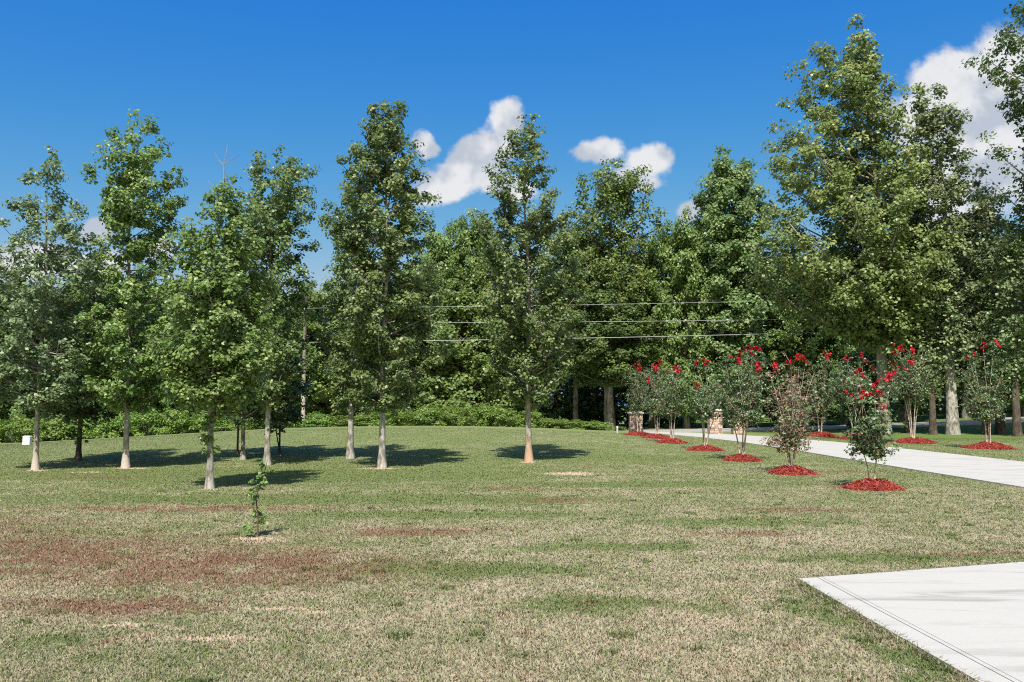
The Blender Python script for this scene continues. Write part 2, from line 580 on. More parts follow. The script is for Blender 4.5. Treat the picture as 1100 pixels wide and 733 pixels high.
def slab_poly(mb, poly, h=.03, drop=.12, n=8):
    """one slab panel following the ground, with side faces; poly = four corners, counter-clockwise"""
    p = [np.array(q, float) for q in poly]
    top = []
    for j in range(n + 1):
        for i in range(n + 1):
            u, v = i / n, j / n
            q = p[0] * (1 - u) * (1 - v) + p[1] * u * (1 - v) + p[2] * u * v + p[3] * (1 - u) * v
            top.append((q[0], q[1], G(*q) + h))
    fs = []
    for j in range(n):
        for i in range(n):
            a = j * (n + 1) + i
            fs.append((a, a + 1, a + n + 2, a + n + 1))
    ring = [i for i in range(n + 1)] + [j * (n + 1) + n for j in range(1, n + 1)] + \
           [n * (n + 1) + i for i in range(n - 1, -1, -1)] + [j * (n + 1) for j in range(n - 1, 0, -1)]
    b = len(top)
    low = [(top[i][0], top[i][1], top[i][2] - drop) for i in ring]
    m = len(ring)
    for k in range(m):
        k2 = (k + 1) % m
        fs.append((ring[k2], ring[k], b + k, b + k2))
    mb.add(top + low, fs)


# the turning pad in front: an edge strip and two big panels, tooled joints between
pad = MB()
c0 = np.array([2.76, 8.38]); c1 = np.array([2.90, 2.0]); e0 = np.array([10.38, 10.86])
far = (e0 - c0) / np.linalg.norm(e0 - c0)
s = .20; gap = .009
def padpt(u, v):   # u across to the right, v from far edge towards the viewer
    a = c0 * (1 - v) + c1 * v
    b = e0 * (1 - v) + np.array([10.38, 2.0]) * v
    return a * (1 - u) + b * u
W = 7.6
us = [0, s / W, s / W + gap / W, (s + .05) / W, (s + .05 + gap * .6) / W, .46, .46 + gap / W, 1]
vs_ = [0, .492, .4935, 1.0]
for a, b in ((0, 1), (2, 3), (4, 5), (6, 7)):
    for c, d in ((0, 1), (2, 3)):
        slab_poly(pad, [padpt(us[a], vs_[d]), padpt(us[b], vs_[d]), padpt(us[b], vs_[c]), padpt(us[a], vs_[c])])
tag(pad.build('parking_pad', MAT['concrete']), kind='structure')

# driveway: panels along a centre line that bends left through the gate
cl = np.array([(12.75, -8), (12.78, 5), (12.78, 17), (12.75, 25), (12.65, 32), (12.25, 38), (11.3, 42.5), (9.9, 46), (8.4, 50), (7.4, 54), (7.0, 57.9)])
tt = np.linspace(0, 1, len(cl))
ts = np.linspace(0, 1, 400)
def smooth_line(c):
    x = np.interp(ts, tt, c[:, 0]); y = np.interp(ts, tt, c[:, 1])
    k = np.ones(25) / 25
    x = np.convolve(np.pad(x, 12, 'edge'), k, 'valid'); y = np.convolve(np.pad(y, 12, 'edge'), k, 'valid')
    return np.stack([x, y], 1)
L = smooth_line(cl)
arc = np.concatenate([[0], np.cumsum(np.linalg.norm(np.diff(L, axis=0), axis=1))])
drv = MB()
def dpt(sv, off):
    x = np.interp(sv, arc, L[:, 0]); y = np.interp(sv, arc, L[:, 1])
    x2 = np.interp(sv + .3, arc, L[:, 0]); y2 = np.interp(sv + .3, arc, L[:, 1])
    x1 = np.interp(sv - .3, arc, L[:, 0]); y1 = np.interp(sv - .3, arc, L[:, 1])
    t = np.array([x2 - x1, y2 - y1]); t /= np.linalg.norm(t)
    return np.array([x, y]) + np.array([t[1], -t[0]]) * off
sv = 0.0
while sv < arc[-1] - .5:
    e = min(sv + 4.5, arc[-1])
    w = 2.34
    slab_poly(drv, [dpt(sv, -w), dpt(sv, w), dpt(e - .01, w), dpt(e - .01, -w)], n=8)
    sv = e
tag(drv.build('driveway', MAT['concrete']), kind='structure')

rd = MB()
for x in np.arange(-140, 140, 4.0):
    slab_poly(rd, [(x, 58.2), (x + 4, 58.2), (x + 4, 64.2), (x, 64.2)], h=.05, drop=.05, n=4)
tag(rd.build('road', MAT['asphalt']), kind='structure')


# ------------------------------------------------------------------ grass blades
MOUNDS = [(7.34, 17.56, .56), (6.91, 21.32, .56), (6.96, 26.04, .58), (6.94, 30.94, .6), (6.62, 35.5, .62), (6.64, 39.26, .66), (6.2, 41.9, .66),
          (18.54, 33.42, .85), (17.85, 38.22, .9), (16.84, 42.2, .85), (16.46, 45.84, .85)]


def build_grass():
    rng = np.random.default_rng(5)
    n = 950000
    lo, hi = 3.6, 44.0
    Y = lo * (hi / lo) ** (rng.random(n) ** .92)
    X = (rng.random(n) * 2 - 1) * (Y * .70 + 1.0)
    keep = np.ones(n, bool)
    # pad and drive
    ex = c0[0] + (c1[0] - c0[0]) * (8.38 - Y) / 6.38
    fy = c0[1] + (X - c0[0]) * (far[1] / far[0])
    keep &= ~((X > ex + .012) & (Y < fy - .012) & (X < 10.5))
    cx = np.interp(Y, L[:, 1], L[:, 0])
    keep &= ~(np.abs(X - cx) < 2.36)
    for (x, y, a, b) in DIRT:
        d = np.hypot((X - x) / a, (Y - y) / b)
        keep &= ~((d < 1.0) & (rng.random(n) < .8 * (1.05 - d)))
    for (x, y, r) in MOUNDS:
        keep &= np.hypot(X - x, Y - y) > r * .93
    X, Y = X[keep], Y[keep]
    n = len(X)
    # extra unclipped blades along the pad edge
    tc_ = np.stack([rng.uniform(-7, 9, 260), rng.uniform(4.6, 17, 260)], 1)
    tuft = np.zeros(len(X) , bool)
    for (tx, ty) in tc_:
        tuft |= ((X - tx) ** 2 + ((Y - ty) * 1.2) ** 2) < rng.uniform(.03, .09) ** 2 * (1 + ty / 12)
    m = 3000
    q = rng.random(m)
    ey = 8.4 - q * 5.0
    exx = c0[0] + (c1[0] - c0[0]) * (8.38 - ey) / 6.38 - np.abs(rng.normal(size=m)) * .06 + .012
    m2 = 1500
    q2 = rng.random(m2) * 6.5
    ex2 = c0[0] + q2 * far[0]; ey2 = c0[1] + q2 * far[1] + np.abs(rng.normal(size=m2)) * .05 - .01
    X = np.concatenate([X, exx, ex2]); Y = np.concatenate([Y, ey, ey2])
    edge = np.concatenate([np.zeros(n), np.ones(m + m2)])
    n = len(X)
    tuft = np.concatenate([tuft, np.zeros(m + m2, bool)])
    h = rng.uniform(.011, .032, n) * np.where(tuft, 1.8, 1.0) * (1 - .35 * np.clip(Y / 36, 0, 1)) * (1 + .9 * edge)
    w = .0021 * (1 + Y / 7.0) * rng.uniform(.7, 1.4, n)
    az = rng.uniform(0, 2 * math.pi, n)
    lean = rng.uniform(.4, 1.8, n) * h
    d = np.stack([np.cos(az), np.sin(az), np.zeros(n)], 1)
    s = np.stack([-np.sin(az), np.cos(az), np.zeros(n)], 1)
    B = np.stack([X, Y, gz(X, Y) - .003], 1)
    V = np.empty((n, 5, 3), np.float32)
    V[:, 0] = B - s * w[:, None]; V[:, 1] = B + s * w[:, None]
    mid = B + d * (lean * .3)[:, None]; mid[:, 2] += h * .62
    V[:, 2] = mid + s * (w * .8)[:, None]; V[:, 3] = mid - s * (w * .8)[:, None]
    tip = B + d * lean[:, None]; tip[:, 2] += h
    V[:, 4] = tip
    b = (np.arange(n) * 5)[:, None]
    F = np.concatenate([b, b + 1, b + 2, b, b + 2, b + 3, b + 3, b + 2, b + 4], 1)
    r = rng.random(n); r[edge > 0] *= .85; r[tuft] *= .35
    me = np_mesh('grass', V.reshape(-1, 3), 3, F, np.repeat(r, 5))
    a = me.attributes.new('rnd2', 'FLOAT', 'POINT')
    a.data.foreach_set('value', np.repeat(rng.random(n), 5).astype(np.float32))
    tag(link_mesh('grass', me, MAT['blades']), 'short patchy lawn grass, part green and part dried straw', 'grass', kind='stuff')


build_grass()


# ------------------------------------------------------------------ lawn trees
def place_tree(name, label, x, y, tb, cw, bark_m, leaf_m, leaf, group=None, cat='tree', **kw):
    root = empty(name, (x, y, G(x, y)))
    tag(root, label, cat, group)
    tb.build('trunk', bark_m, root, smooth=True)
    o = link_mesh('crown', cw.mesh('crown', leaf, **kw), leaf_m, root)
    return root


def lawn(label, px0, x, d, rows, seed, r0, clear, limbs, leafm, barkm, leaf=.15, leaders=None, name='lawn_tree', **kw):
    g = G(x, d)
    r0 *= .70; leaf *= .60; kw['cn'] = kw.get('cn', 24) * 1.3
    kw.setdefault('flare', 1.65); kw.setdefault('lean', (.18 * math.sin(seed * 2.3), .15 * math.cos(seed * 1.7)))
    prof = [(z - g, l, r) for z, l, r in px_prof(px0, d, rows)]
    H = max(p[0] for p in prof)
    tb, cw, ax = grow(seed, H, prof, r0, clear, limbs, leaders=leaders, **kw)
    return place_tree(name, label, x, d, tb, cw, MAT[barkm], MAT[leafm], leaf, 'young trees on the lawn'), ax


lawn('leftmost lawn tree, sparse dark crown, trunk just right of the white box', 38, -12.47, 22.52,
     [(163, 37, 44), (185, 22, 58), (200, 9, 62), (220, 5, 75), (235, -10, 93), (260, -25, 98), (300, -35, 100), (350, -40, 95), (400, -30, 90), (435, -5, 75), (452, 18, 58)],
     11, .10, 1.7, 62, 'sage', 'bark_pale', cn=20, space=.3)
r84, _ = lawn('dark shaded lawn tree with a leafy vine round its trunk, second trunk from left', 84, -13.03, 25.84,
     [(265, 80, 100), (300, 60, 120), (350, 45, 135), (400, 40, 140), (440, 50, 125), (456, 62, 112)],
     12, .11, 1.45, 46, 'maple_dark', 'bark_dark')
lawn('tall bright green lawn tree with narrow waist and pale lower trunk', 137, -10.39, 23.14,
     [(131, 130, 156), (150, 112, 170), (175, 98, 188), (205, 98, 198), (240, 108, 200), (265, 116, 192), (282, 122, 185), (300, 98, 190), (340, 82, 200), (380, 78, 198), (410, 85, 190), (432, 100, 175), (445, 120, 155)],
     13, .115, 1.7, 74, 'maple_bright', 'bark_pale', cn=26)
r225, ax225 = lawn('nearest lawn tree, vine leaves on its trunk and bare dead twigs on top', 228, -6.16, 17.56,
     [(198, 226, 238), (215, 212, 248), (240, 197, 262), (280, 176, 280), (320, 168, 292), (360, 165, 296), (395, 170, 290), (420, 185, 275), (436, 205, 250)],
     14, .10, 1.65, 66, 'maple_bright', 'bark', leaf=.135, cn=30, space=.24)
lawn('lawn tree with pale trunk and thin airy top, right of the dead-twig tree', 288, -6.86, 24.10,
     [(165, 282, 318), (188, 256, 332), (215, 244, 340), (240, 246, 340), (270, 250, 335), (300, 246, 330), (350, 246, 335), (390, 250, 335), (420, 262, 318), (437, 275, 300)],
     15, .115, 1.7, 64, 'maple', 'bark', cn=19, leaders=[(-.5, .1, 5.6, 8.7, .34), (.55, -.1, 5.4, 8.7, .34)])
lawn('short dark lawn tree in shade behind the vine-trunked trees', 261, -8.16, 26.08,
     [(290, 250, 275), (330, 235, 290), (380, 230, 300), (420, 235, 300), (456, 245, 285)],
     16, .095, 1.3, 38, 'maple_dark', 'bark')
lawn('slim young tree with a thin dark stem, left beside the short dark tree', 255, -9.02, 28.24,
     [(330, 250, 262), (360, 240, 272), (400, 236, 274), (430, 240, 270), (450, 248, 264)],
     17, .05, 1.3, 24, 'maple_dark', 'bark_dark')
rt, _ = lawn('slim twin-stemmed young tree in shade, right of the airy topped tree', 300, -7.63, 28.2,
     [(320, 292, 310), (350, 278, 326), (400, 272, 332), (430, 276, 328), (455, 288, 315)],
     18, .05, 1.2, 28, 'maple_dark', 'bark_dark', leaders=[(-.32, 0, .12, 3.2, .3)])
lawn('lawn tree with pale sunlit trunk, just left behind the two-topped tree', 376, -4.97, 26.4,
     [(215, 358, 375), (250, 348, 395), (290, 345, 405), (340, 342, 412), (390, 346, 408), (425, 358, 398), (440, 366, 388)],
     19, .14, 1.6, 48, 'maple', 'bark', cn=22)
lawn('tallest lawn tree, two pointed tops, bare soil at its foot', 411, -3.5, 23.14,
     [(122, 392, 428), (142, 374, 442), (165, 364, 452), (200, 348, 464), (225, 342, 462), (260, 356, 465), (300, 352, 470), (340, 358, 472), (380, 362, 470), (420, 376, 455), (441, 394, 430)],
     20, .13, 1.65, 84, 'maple', 'bark', cn=25, leaders=[(-.38, 0, 7.0, 9.9, .32), (.34, .05, 7.0, 10.0, .32)])
lawn('lone narrow lawn tree with tan trunk foot, apart to the right of the others', 567, .5, 25.44,
     [(132, 556, 584), (150, 546, 600), (175, 533, 602), (195, 525, 596), (210, 518, 612), (230, 512, 622), (270, 514, 632), (310, 520, 632), (350, 522, 624), (385, 525, 620), (405, 533, 612), (425, 550, 592), (438, 560, 576)],
     21, .13, 1.65, 74, 'maple', 'bark_orange', cn=24)

# bare twigs on top of the nearest tree
tw = MB(); rng = np.random.default_rng(3)
b0 = ax225(6.0)
tw.tube([b0, b0 + (.02, 0, .45), b0 + (.0, 0, .72)], [.022, .016, .010], 5)
f = b0 + np.array([0, 0, .72])
for dx, dz, bx in ((-.22, .30, -.1), (.20, .22, .12), (.06, .50, .0)):
    tw.tube([f, f + (dx * .6, .03, dz * .45), f + (dx, .05, dz)], [.009, .006, .003], 4)
tw.tube([b0 + (0, 0, .1), b0 + (-.22, .05, .26), b0 + (-.35, .05, .42)], [.01, .007, .003], 4)
tw.tube([f + (.12, .02, .1), f + (.25, .02, .16), f + (.36, .0, .26)], [.005, .004, .002], 4)
tw.build('dead_branch', MAT['twig'], r225)


def vine(root, seed, z0, z1, r, n, leafm='maple_bright'):
    rng = np.random.default_rng(seed); cw = Crown(rng)
    for i in range(n):
        z = rng.uniform(z0, z1); a = rng.normal() * 1.1 - 1.5
        cw.add(np.array([math.cos(a) * r, math.sin(a) * r, z]), .09, 7)
    link_mesh('vine', cw.mesh('vine', .10, out=.9), MAT[leafm], root)


vine(r225, 4, .55, 1.55, .16, 26)
vine(r84, 5, .5, 1.7, .18, 22, 'maple')


# sapling
def build_sapling():
    rng = np.random.default_rng(8)
    tb = MB(); cw = Crown(rng)
    p = [np.array([0, 0, -.05]), np.array([.01, 0, .25]), np.array([-.03, 0, .5]), np.array([.06, 0, .75]), np.array([.11, 0, .98])]
    tb.tube(p, [.011, .010, .008, .006, .003], 6)
    q = [np.array([0, .0, .22]), np.array([-.08, .03, .4]), np.array([-.11, .03, .62])]
    tb.tube(q, [.006, .005, .003], 5)
    for z in np.arange(.07, .36, .028):
        cw.add(np.array([rng.normal() * .05 - .01, rng.normal() * .05, z]), .06, 7)
    for z in np.arange(.46, .8, .03):
        cw.add(np.array([np.interp(z, [.5, .98], [-.02, .11]) + rng.normal() * .04, rng.normal() * .04, z]), .055, 6)
    for z in np.arange(.84, .99, .04):
        cw.add(np.array([.11 + rng.normal() * .06, rng.normal() * .05, z]), .06, 5)
    for i in range(4):
        cw.add(np.array([-.11 + rng.normal() * .03, .03, .52 + i * .04]), .05, 4)
    return place_tree('sapling', 'knee-high leafy sapling alone on the open lawn, bare soil at its foot', -3.29, 11.18, tb, cw, MAT['bark_dark'], MAT['maple_bright'], .065, cat='sapling')


build_sapling()

# ------------------------------------------------------------------ crepe myrtles and mulch
def mulch_mat():
    m, nt = new_mat('mulch_red')
    r = ATTR(nt); P = POS(nt)
    n = NOISE(nt, P, 40, 4, .7)
    f = M(nt, 'ADD', M(nt, 'MULTIPLY', r, .7), M(nt, 'MULTIPLY', n, .3), clamp=True)
    ramp = nd(nt, 'ShaderNodeValToRGB'); e = ramp.color_ramp.elements
    e[0].position = .1; e[0].color = (.085, .012, .010, 1)
    e[1].position = .9; e[1].color = (.44, .115, .085, 1)
    k = e.new(.5); k.color = (.27, .034, .026, 1)
    nt.links.new(f, ramp.inputs[0])
    OUT(nt, PRINC(nt, ramp.outputs[0], .85, .2, n, .5, .02))
    return m


MAT['mulch'] = mulch_mat()


def mulch(label, x, y, r, h, seed):
    rng = np.random.default_rng(seed)
    mb = MB()
    nr, na = 9, 36
    ph = rng.uniform(0, 6.28, 5)
    def hh(a, q):
        return h * max(0, 1 - q ** 1.7) * (1 + .12 * math.sin(3 * a + ph[0]) + .08 * math.sin(7 * a + ph[1]))
    def rr(a):
        return r * (1 + .07 * math.sin(2 * a + ph[2]) + .05 * math.sin(5 * a + ph[3]) + .04 * math.sin(9 * a + ph[4]))
    gx = G(x, y)
    def P(a, q):
        px, py = math.cos(a) * rr(a) * q, math.sin(a) * rr(a) * q
        return np.array([px, py, G(x + px, y + py) - gx + hh(a, q) - (.02 if q > .99 else 0)])
    vs = [P(0, 0)]
    for i in range(1, nr + 1):
        for k in range(na): vs.append(P(2 * math.pi * k / na, i / nr) + np.array([0, 0, rng.normal() * .006]))
    fs = [(0, 1 + k, 1 + (k + 1) % na) for k in range(na)]
    for i in range(nr - 1):
        for k in range(na):
            k2 = (k + 1) % na
            fs.append((1 + i * na + k, 1 + (i + 1) * na + k, 1 + (i + 1) * na + k2, 1 + i * na + k2))
    mb.add(vs, fs, .3)
    for _ in range(int(1250 * (r / .55) ** 1.2)):
        a = rng.uniform(0, 6.283); q = min(1.35, rng.random() ** .5 * 1.04 + (abs(rng.normal()) * .09))
        p = P(a, min(q, 1)); 
        if q > 1: p[:2] *= q
        p[2] += rng.uniform(.0, .022)
        d = rng.normal(size=3); d[2] *= .45; d /= np.linalg.norm(d)
        s_ = np.cross(d, rng.normal(size=3)); s_ /= np.linalg.norm(s_)
        n_ = np.cross(d, s_)
        l, w = rng.uniform(.022, .055), rng.uniform(.006, .014); t = .004
        c8 = [p + d * l * i + s_ * w * j + n_ * t * k for i in (-1, 1) for j in (-1, 1) for k in (-1, 1)]
        mb.add(c8, [(0, 1, 3, 2), (4, 6, 7, 5), (0, 4, 5, 1), (2, 3, 7, 6), (0, 2, 6, 4), (1, 5, 7, 3)], rng.random())
    o = mb.build('mulch_mound', MAT['mulch'])
    o.location = (x, y, gx)
    tag(o, label, 'mulch', 'red mulch mounds under the crepe myrtles')


def myrtle(label, x, y, H, W, clear, seed, stems=4, spread=.22, dens=1.0, leaf=.065, leafm='myrtle', flowers=12, fl_side=0.0, fl_top=.75,
           low=0.0, twiggy=False, bronze=0.0):
    rng = np.random.default_rng(seed)
    tb = MB(); cw = Crown(rng); fl = Crown(rng); br = Crown(rng)
    W *= 1.12; bronze = max(bronze, .10)
    tips = []
    for i in range(stems):
        a = 6.283 * i / stems + rng.normal() * .4
        r = spread * rng.uniform(.5, 1.2)
        base = np.array([math.cos(a) * .06, math.sin(a) * .06, 0.0])
        mid = np.array([math.cos(a) * r, math.sin(a) * r, clear * rng.uniform(.9, 1.2)])
        path = bez(base - (0, 0, .03), base * .4 + mid * .6 - (mid[0] * .25, mid[1] * .25, 0), mid, 6)
        tb.tube(path, np.linspace(.021 * H / 3, .013 * H / 3, 6), 6)
        nb = 6
        for j in range(nb):
            a2 = a + rng.normal() * 1.0
            zt = rng.uniform(clear + .15, H * .97)
            t = (zt - clear) / (H - clear)
            env = W * .5 * (math.sin(math.pi * min(.13 + .80 * t, 1)) ** .7)
            tip = np.array([math.cos(a2) * env * rng.uniform(.3, 1), math.sin(a2) * env * rng.uniform(.3, 1), zt])
            p1 = mid * .5 + tip * .5; p1[:2] *= .7
            pa = bez(mid, p1, tip, 7)
            tb.tube(pa, np.linspace(.012 * H / 3, .003, 7), 4, cap=False)
            for q in np.arange(.15, 1.0, .12 if not twiggy else .09):
                k = q * 6; jj = min(int(k), 5); pt = pa[jj] * (1 - (k - jj)) + pa[jj + 1] * (k - jj)
                for _ in range(2):
                    off = rng.normal(size=3) * np.array([1, 1, .6]) * .13 * H / 3 * (1.25 if twiggy else 1)
                    if twiggy or rng.random() < .35: tb.tube([pt, pt + off * .6 + (0, 0, .03), pt + off + (0, 0, .06)], [.005, .004, .002], 3, cap=False)
                    (br if rng.random() < bronze else cw).add(pt + off, .11 * H / 3 * rng.uniform(.7, 1.3), 13 * dens * rng.uniform(.5, 1.4))
            tips.append(tip)
    for _ in range(int(44 * W * dens)):         # fill between the limbs
        z = rng.uniform(clear * .9 + low, H * .9); t = (z - clear) / (H - clear)
        env = W * .5 * (math.sin(math.pi * min(max(.13 + .80 * t, .05), 1)) ** .7)
        a = rng.uniform(0, 6.283); q = rng.random() ** .5
        cw.add(np.array([math.cos(a) * env * q, math.sin(a) * env * q, z]), .15 * H / 3, 14 * dens)
    tips = [p for p in tips if p[2] > .6 * H]
    tips.sort(key=lambda p: -(p[2] + fl_side * p[0] - .35 * p[1] + (rng.normal() * .45 if H < 2.5 else 0)))
    for p in tips[:max(3, int(flowers * .5))]:
        s_ = .055 * H / 3 * rng.uniform(.6, 1.6)
        for k in range(3):
            fl.add(p + np.array([rng.normal() * .07, rng.normal() * .06 - .05, .0 + k * .075]) * H / 3, s_ * (1.15 - .25 * k), 20)
    root = empty('crepe_myrtle', (x, y, G(x, y) + .14))
    tag(root, label, 'crepe myrtle', 'crepe myrtles lining the drive')
    tb.build('trunk', MAT['stem'], root, smooth=True)
    link_mesh('crown', cw.mesh('crown', leaf, out=.8), MAT[leafm], root)
    if br.c:
        link_mesh('bronze_foliage', br.mesh('bronze_foliage', leaf * .8, out=.8), MAT['myrtle_bronze'], root)
    if flowers and tips:
        link_mesh('blossom', fl.mesh('blossom', .055 if H < 3 else .075, out=.9, flat=1.1), MAT['blossom'], root)
    return root


myrtle('nearest small crepe myrtle, red tufts on top, thin bare stems, left of drive', 7.34, 17.56, 2.3, 1.4, .5, 31, stems=3, spread=.2, dens=.8, flowers=24, fl_side=-.5, bronze=.2)
myrtle('twiggy bronze crepe myrtle with few leaves, second nearest left of drive', 6.91, 21.32, 2.8, 1.75, .42, 32, stems=5, spread=.14, dens=.6, twiggy=True, flowers=6, bronze=.75)
myrtle('round dark crepe myrtle with bright red crown top, third left of drive', 6.96, 26.04, 3.45, 2.0, .95, 33, stems=4, spread=.3, dens=1.0, flowers=12, fl_side=-.1)
myrtle('crepe myrtle with forked stems in front of the lantern pillar', 6.94, 30.94, 3.3, 1.55, .95, 34, stems=3, spread=.3, dens=.85, flowers=7, fl_side=-1.2)
myrtle('dense crepe myrtle with red tufts on its left top, fifth left of drive', 6.62, 35.5, 3.3, 1.7, 1.0, 35, stems=4, spread=.22, dens=.85, flowers=10, fl_side=-.7)
myrtle('crepe myrtle with scattered dull red tufts, sixth left of drive', 6.64, 39.26, 3.4, 1.7, 1.0, 36, stems=4, spread=.25, dens=.8, flowers=7, fl_side=.2)
myrtle('farthest crepe myrtle of the left row, in front of left stone pillar', 6.2, 41.9, 3.5, 1.6, 1.1, 37, stems=3, spread=.2, dens=.8, flowers=6)
myrtle('tall dark crepe myrtle nearest on the right side of drive', 18.54, 33.42, 4.1, 2.0, 1.0, 38, stems=4, spread=.16, dens=.85, leaf=.075, flowers=3)
myrtle('vase shaped crepe myrtle with pale stems and vivid red left side', 17.85, 38.22, 4.2, 2.5, 1.7, 39, stems=6, spread=.34, dens=.65, leaf=.08, flowers=20, fl_side=-2.2)
myrtle('crepe myrtle with leaning pale stems across the drive, behind the nearest one', 16.84, 42.2, 4.0, 2.3, 1.7, 40, stems=5, spread=.55, dens=.6, leaf=.08, flowers=10, fl_side=.5)
myrtle('farthest crepe myrtle right of drive, half hidden by the bronze one', 16.46, 45.84, 4.3, 2.2, 1.1, 41, stems=4, spread=.25, dens=.75, leaf=.08, flowers=5)
ML = ['red mulch mound under the nearest small crepe myrtle', 'red mulch mound under the twiggy bronze crepe myrtle', 'red mulch mound under the round dark crepe myrtle',
      'red mulch mound under the crepe myrtle before the lantern pillar', 'red mulch mound under fifth crepe myrtle left of drive', 'red mulch mound under sixth crepe myrtle left of drive',
      'red mulch mound before the left stone pillar, farthest of left row', 'wide red mulch mound nearest on the right of drive', 'wide red mulch mound under the pale-stemmed vase shaped myrtle',
      'red mulch mound across the drive behind the nearest crepe myrtle', 'farthest red mulch mound on the right side of drive']
for i, (x, y, r) in enumerate(MOUNDS):
    mulch(ML[i], x, y, r, .17 if i < 7 else .22, 60 + i)

# ------------------------------------------------------------------ gate pillars, box, marker
def stone_mat():
    m, nt = new_mat('stacked_stone')
    r = ATTR(nt); tc = nd(nt, 'ShaderNodeTexCoord').outputs['Object']
    n = NOISE(nt, tc, 18, 5, .65)
    ramp = nd(nt, 'ShaderNodeValToRGB'); e = ramp.color_ramp.elements
    e[0].position = 0; e[0].color = (.24, .15, .12, 1)
    e[1].position = 1; e[1].color = (.62, .55, .48, 1)
    k = e.new(.45); k.color = (.42, .28, .22, 1)
    k = e.new(.7); k.color = (.52, .41, .33, 1)
    nt.links.new(M(nt, 'ADD', M(nt, 'MULTIPLY', r, .8), M(nt, 'MULTIPLY', n, .25), clamp=True), ramp.inputs[0])
    OUT(nt, PRINC(nt, ramp.outputs[0], .9, .2, n, .6, .02))
    return m


def plain(name, c, rough=.7, spec=.3, var=.1, scale=12, metal=0.0):
    m, nt = new_mat(name)
    tc = nd(nt, 'ShaderNodeTexCoord').outputs['Object']
    n = NOISE(nt, tc, scale, 4, .6)
    p = PRINC(nt, MIX(nt, SM(nt, n, .3, .7), tuple(x * (1 - var) for x in c), tuple(min(1, x * (1 + var)) for x in c)), rough, spec, n, .15, .01)
    p.inputs['Metallic'].default_value = metal
    OUT(nt, p)
    return m


MAT['stone'] = stone_mat()
MAT['cap'] = plain('cap_stone', (.46, .43, .39), .85)
MAT['whitebox'] = plain('box_white', (.78, .78, .76), .5, .4, .05)
MAT['boxlid'] = plain('box_lid', (.70, .70, .67), .5, .4, .05)
MAT['iron'] = plain('lantern_iron', (.03, .03, .03), .5, .5)
MAT['lglass'] = plain('lantern_glass', (.62, .60, .52), .15, .6)
MAT['wood'] = plain('pole_wood', (.36, .30, .25), .9, .1, .25, 5)
MAT['wire'] = plain('wire_aluminium', (.27, .28, .29), .5, .5, .05)
MAT['porcelain'] = plain('insulator', (.55, .56, .58), .3, .5)


def pillar(label, x, y, w, h, seed, lantern=False, rz=0.0):
    rng = np.random.default_rng(seed)
    root = empty('stone_pillar', (x, y, G(x, y)), rz)
    tag(root, label, 'pillar', 'stone gate pillars at the end of the drive')
    mb = MB()
    mb.box((0, 0, h / 2 - .05), (w - .05, w - .05, h + .1 - .02), rnd=.05)
    z = 0.0
    while z < h - .03:
        ch = min(rng.uniform(.08, .15), h - z)
        if h - z - ch < .06: ch = h - z
        for s in range(4):
            a = s * math.pi / 2
            t = -w / 2
            while t < w / 2 - .01:
                l = min(rng.uniform(.12, .30), w / 2 - t)
                if w / 2 - t - l < .07: l = w / 2 - t
                pr = rng.uniform(.0, .022)
                cx, cy = t + l / 2, -(w / 2 - .03 + pr / 2)
                X = math.cos(a) * cx - math.sin(a) * cy; Y = math.sin(a) * cx + math.cos(a) * cy
                mb.box((X, Y, z + ch / 2), (l - .012, .06 + pr, ch - .012), rz=a, rnd=rng.random(), bev=.008)
                t += l
        z += ch
    mb.build('shaft', MAT['stone'], root)
    c = MB()
    c.box((0, 0, h + .035), (w + .14, w + .14, .07), bev=.012)
    c.box((0, 0, h + .095), (w + .02, w + .02, .05), taper=.8)
    c.build('cap', MAT['cap'], root)
    if lantern:
        ln = MB(); b = h + .12
        ln.box((0, 0, b + .02), (.16, .16, .04), bev=.006)
        ln.tube([(0, 0, b + .03), (0, 0, b + .10)], [.025, .025], 8)
        ln.box((0, 0, b + .115), (.17, .17, .03), bev=.005)
        for sx in (-1, 1):
            for sy in (-1, 1): ln.box((sx * .085, sy * .085, b + .25), (.018, .018, .25))
        o = ln.build('lantern', MAT['iron'], root)
        gl = MB(); gl.box((0, 0, b + .25), (.155, .155, .24), taper=1.06)
        gl.build('lantern_glass', MAT['lglass'], o)
        rf = MB(); rf.box((0, 0, b + .415), (.26, .26, .08), taper=.25); rf.tube([(0, 0, b + .45), (0, 0, b + .51)], [.018, .008], 6)
        rf.build('lantern_roof', MAT['iron'], o)


pillar('left stone gate pillar, partly behind the farthest left myrtle', 6.35, 44.0, .62, 1.02, 1)
pillar('stone gate pillar topped by a lantern, right of drive end', 11.11, 46.98, .66, 1.28, 2, lantern=True)
pillar('lower stone gate pillar without lantern, right of the lantern pillar', 12.61, 47.86, .62, 1.02, 3)

bx = empty('utility_box', (-21.17, 37.5, G(-21.17, 37.5)), .12)
tag(bx, 'small white utility box on the grass at far left', 'utility box')
b = MB(); b.box((0, 0, .15), (.30, .26, .40), taper=.96, bev=.012); b.build('body', MAT['whitebox'], bx)
b = MB(); b.box((0, 0, .37), (.32, .28, .04), bev=.012, taper=.9); b.build('lid', MAT['boxlid'], bx)
b = MB(); b.box((.02, -.131, .2), (.05, .02, .03), bev=.004); b.build('hasp', MAT['boxlid'], bx)
mk = empty('marker_post', (5.35, 43.6, G(5.35, 43.6)))
tag(mk, 'short pale marker post left of the left stone pillar', 'post')
b = MB(); b.box((0, 0, .12), (.09, .09, .36), bev=.012); b.build('shaft', MAT['cap'], mk)
b = MB(); b.box((0, 0, .325), (.11, .11, .05), taper=.3); b.build('cap', MAT['boxlid'], mk)

